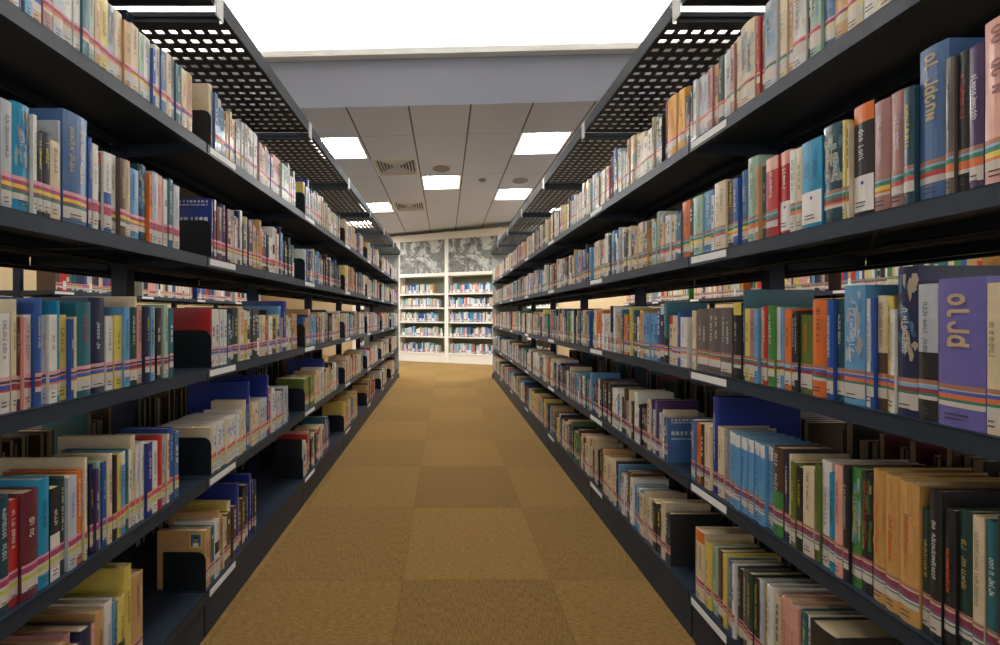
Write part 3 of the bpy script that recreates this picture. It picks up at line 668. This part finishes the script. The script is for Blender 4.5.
def merge(b):
    q = MB(); bt, bu, hard = (None,) * 3
    cc = col(b.c); t, h, d = b.t, b.h, b.d; bt = min(.002, t * .15)
    if b.bands and not b.flip:
        z = 0
        for a, e, k in ((0, b.bands[0][0], b.c), (b.bands[0][0], b.bands[0][1], b.bands[0][2]), (b.bands[0][1], 1, b.c)):
            if e > a: q.quad([(-t / 2, 0, a * h), (t / 2, 0, a * h), (t / 2, 0, e * h), (-t / 2, 0, e * h)], col(k), 0)
        q.box(-t / 2, -t / 2 + bt, 0, d, 0, h, cc, 0); q.box(t / 2 - bt, t / 2, 0, d, 0, h, cc, 0)
    else: 
        q.box(-t / 2, t / 2, 0, bt, 0, h, cc, 0); q.box(-t / 2, -t / 2 + bt, bt, d, 0, h, cc, 0); q.box(t / 2 - bt, t / 2, bt, d, 0, h, cc, 0)
    q.box(-t / 2 + bt, t / 2 - bt, bt, d - .003, .002, h - .003, (1, 1, 1, 1), 1)
    if not b.flip and not (b.hide and b.side == 'X'):
        label_mesh(q, b, 2, 0)
        if not b.hide: title_mesh(q, b, False, 3)
    return q
def place(q, loc, rz):
    c, s = math.cos(rz), math.sin(rz); i = len(Q.v)
    Q.v += [(loc[0] + c * p[0] - s * p[1], loc[1] + s * p[0] + c * p[1], loc[2] + p[2]) for p in q.v]
    Q.f += [tuple(i + a for a in f) for f in q.f]; Q.c += q.c; Q.m += q.m
for b in rest:
    rz = R(90) if b.side == 'L' else R(-90)
    if b.flip: rz = -rz
    place(merge(b), (b.x, b.y + b.t / 2, b.z + .0008), rz)

# ---- white bookcase on the far wall
WB = 1.27; WSZ = [.23, .62, .966, 1.307, 1.64]; WT = [2.08, 2.92, 3.08]
def relief():
    m = bpy.data.materials.new('carved_relief'); m.use_nodes = True; nt = m.node_tree; n = nt.nodes; L = nt.links; b = n['Principled BSDF']; b.inputs['Roughness'].default_value = .6
    tc = n.new('ShaderNodeTexCoord'); nz = n.new('ShaderNodeTexNoise'); nz.inputs['Scale'].default_value = 2.2; nz.inputs['Detail'].default_value = 3; nz.inputs['Distortion'].default_value = 2.4
    L.new(tc.outputs['Object'], nz.inputs[0]); n2 = n.new('ShaderNodeTexNoise'); n2.inputs['Scale'].default_value = 14; n2.inputs['Detail'].default_value = 6; n2.inputs['Distortion'].default_value = 1.5; L.new(tc.outputs['Object'], n2.inputs[0])
    ad = n.new('ShaderNodeMath'); ad.operation = 'MULTIPLY_ADD'; ad.inputs[1].default_value = .35; L.new(n2.outputs['Fac'], ad.inputs[0]); L.new(nz.outputs['Fac'], ad.inputs[2])
    ra = n.new('ShaderNodeValToRGB'); e = ra.color_ramp.elements; e[0].position = .48; e[0].color = lin((78, 76, 74)); e[1].position = .82; e[1].color = lin((196, 198, 190))
    for p, c in ((.60, (130, 130, 124)), (.66, (88, 86, 84)), (.72, (156, 158, 150))): k = e.new(p); k.color = lin(c)
    L.new(ad.outputs[0], ra.inputs[0]); L.new(ra.outputs[0], b.inputs['Base Color'])
    return m
M_rel = relief()
def wall_unit(i, label):
    o = P0 + DW * (WB * i); t = empty('wall_bookcase', o, -TH)      # local: x along the wall, -y towards the room
    q = MB(); q.box(-.045, .045, 0, .34, 0, 3.1); bevel(q.obj('upright', M_cream, t), .004)
    q = MB(); q.box(.045, WB - .045, .33, .345, 0, 3.08); q.obj('back_panel', M_greenback, t)
    q = MB(); q.box(.045, WB - .045, .02, .33, 0, .20); bevel(q.obj('plinth', M_cream, t), .003)
    for z in WSZ:
        q = MB(); q.box(.045, WB - .045, .01, .33, z - .03, z); bevel(q.obj('shelf', M_cream, t), .002)
    for z0, z1 in ((WT[0] - .03, WT[0] + .05), (WT[1], WT[2])):
        q = MB(); q.box(.045, WB - .045, .0, .33, z0, z1); bevel(q.obj('rail', M_cream, t), .003)
    q = MB(); q.box(.045, WB - .045, .04, .06, WT[0] + .05, WT[1]); q.obj('picture_panel', M_rel, t)
    tag(t, label, 'bookcase', 'white bookcase bays along the far wall')
    for si, z in enumerate(WSZ):
        r = random.Random(i * 50 + si); x = .07; lim = WB - .07 - (r.uniform(.0, .3) if i == -1 else r.uniform(0, .06))
        while x < lim - .03:
            th = r.uniform(.022, .05); h = r.uniform(.17, .24)
            b = Book(); b.t = th - .001; b.h = h; b.d = .16; b.c = r.choice('wwlcslbtpilqksjlzfw' if i >= 0 else 'wwcclptsqbl'); b.bands = None; b.flip = False; b.hide = True; b.side = 'L'; b.row = 2; b.y = x; b.card = r.random() < .3
            q = MB(); qq = merge(b); p = o + DW * (x + th / 2) + NW * (-.04)
            place(qq, (p.x, p.y, z + .0005), -TH); x += th
wall_unit(-2, 'white wall bookcase bay mostly hidden behind the left shelving row')
wall_unit(-1, 'white far wall bookcase bay on the left, books with gaps, leafy grey panel above')
wall_unit(0, 'white far wall bookcase bay on the right, full shelves of bright books')
wall_unit(1, 'white wall bookcase bay mostly hidden behind the right shelving row')
o = Q.obj('books', [M_cover, M_page, M_stick, M_title], None, True)
tag(o, 'many more books filling the farther shelves and the far wall bookcase', 'book', 'other library books', 'stuff')

# ------------------------------------------------------------------ bookends
def bookend_mesh():
    q = MB(); D, hh, r = .15, .135, .03
    prof = [(0, 0), (D, 0), (D, hh)] + [(r * (1 - math.sin(a)), hh - r * (1 - math.cos(a))) for a in (0, R(22), R(45), R(67), R(90))]
    q.prism(prof, 'x', -.001, .001)                # standing plate, in local y-z
    q.box(-.001, .09, .03, D - .02, 0, .0003)      # foot that slides under the books
    return q.mesh('bookend', M_black)
be = bookend_mesh()
for s, row, y, k in bookends:
    o = bpy.data.objects.new('bookend', be); C.objects.link(o)
    sc = 1.0
    o.location = (-(AL + .008), y, SZ[row] + .0003); o.rotation_euler = (0, 0, R(90))
    tag(o, f'black metal bookend at the near end of the {ROWN[row]} shelf, left side, {BAYN[k]}', 'bookend', 'black bookends on the left shelves')
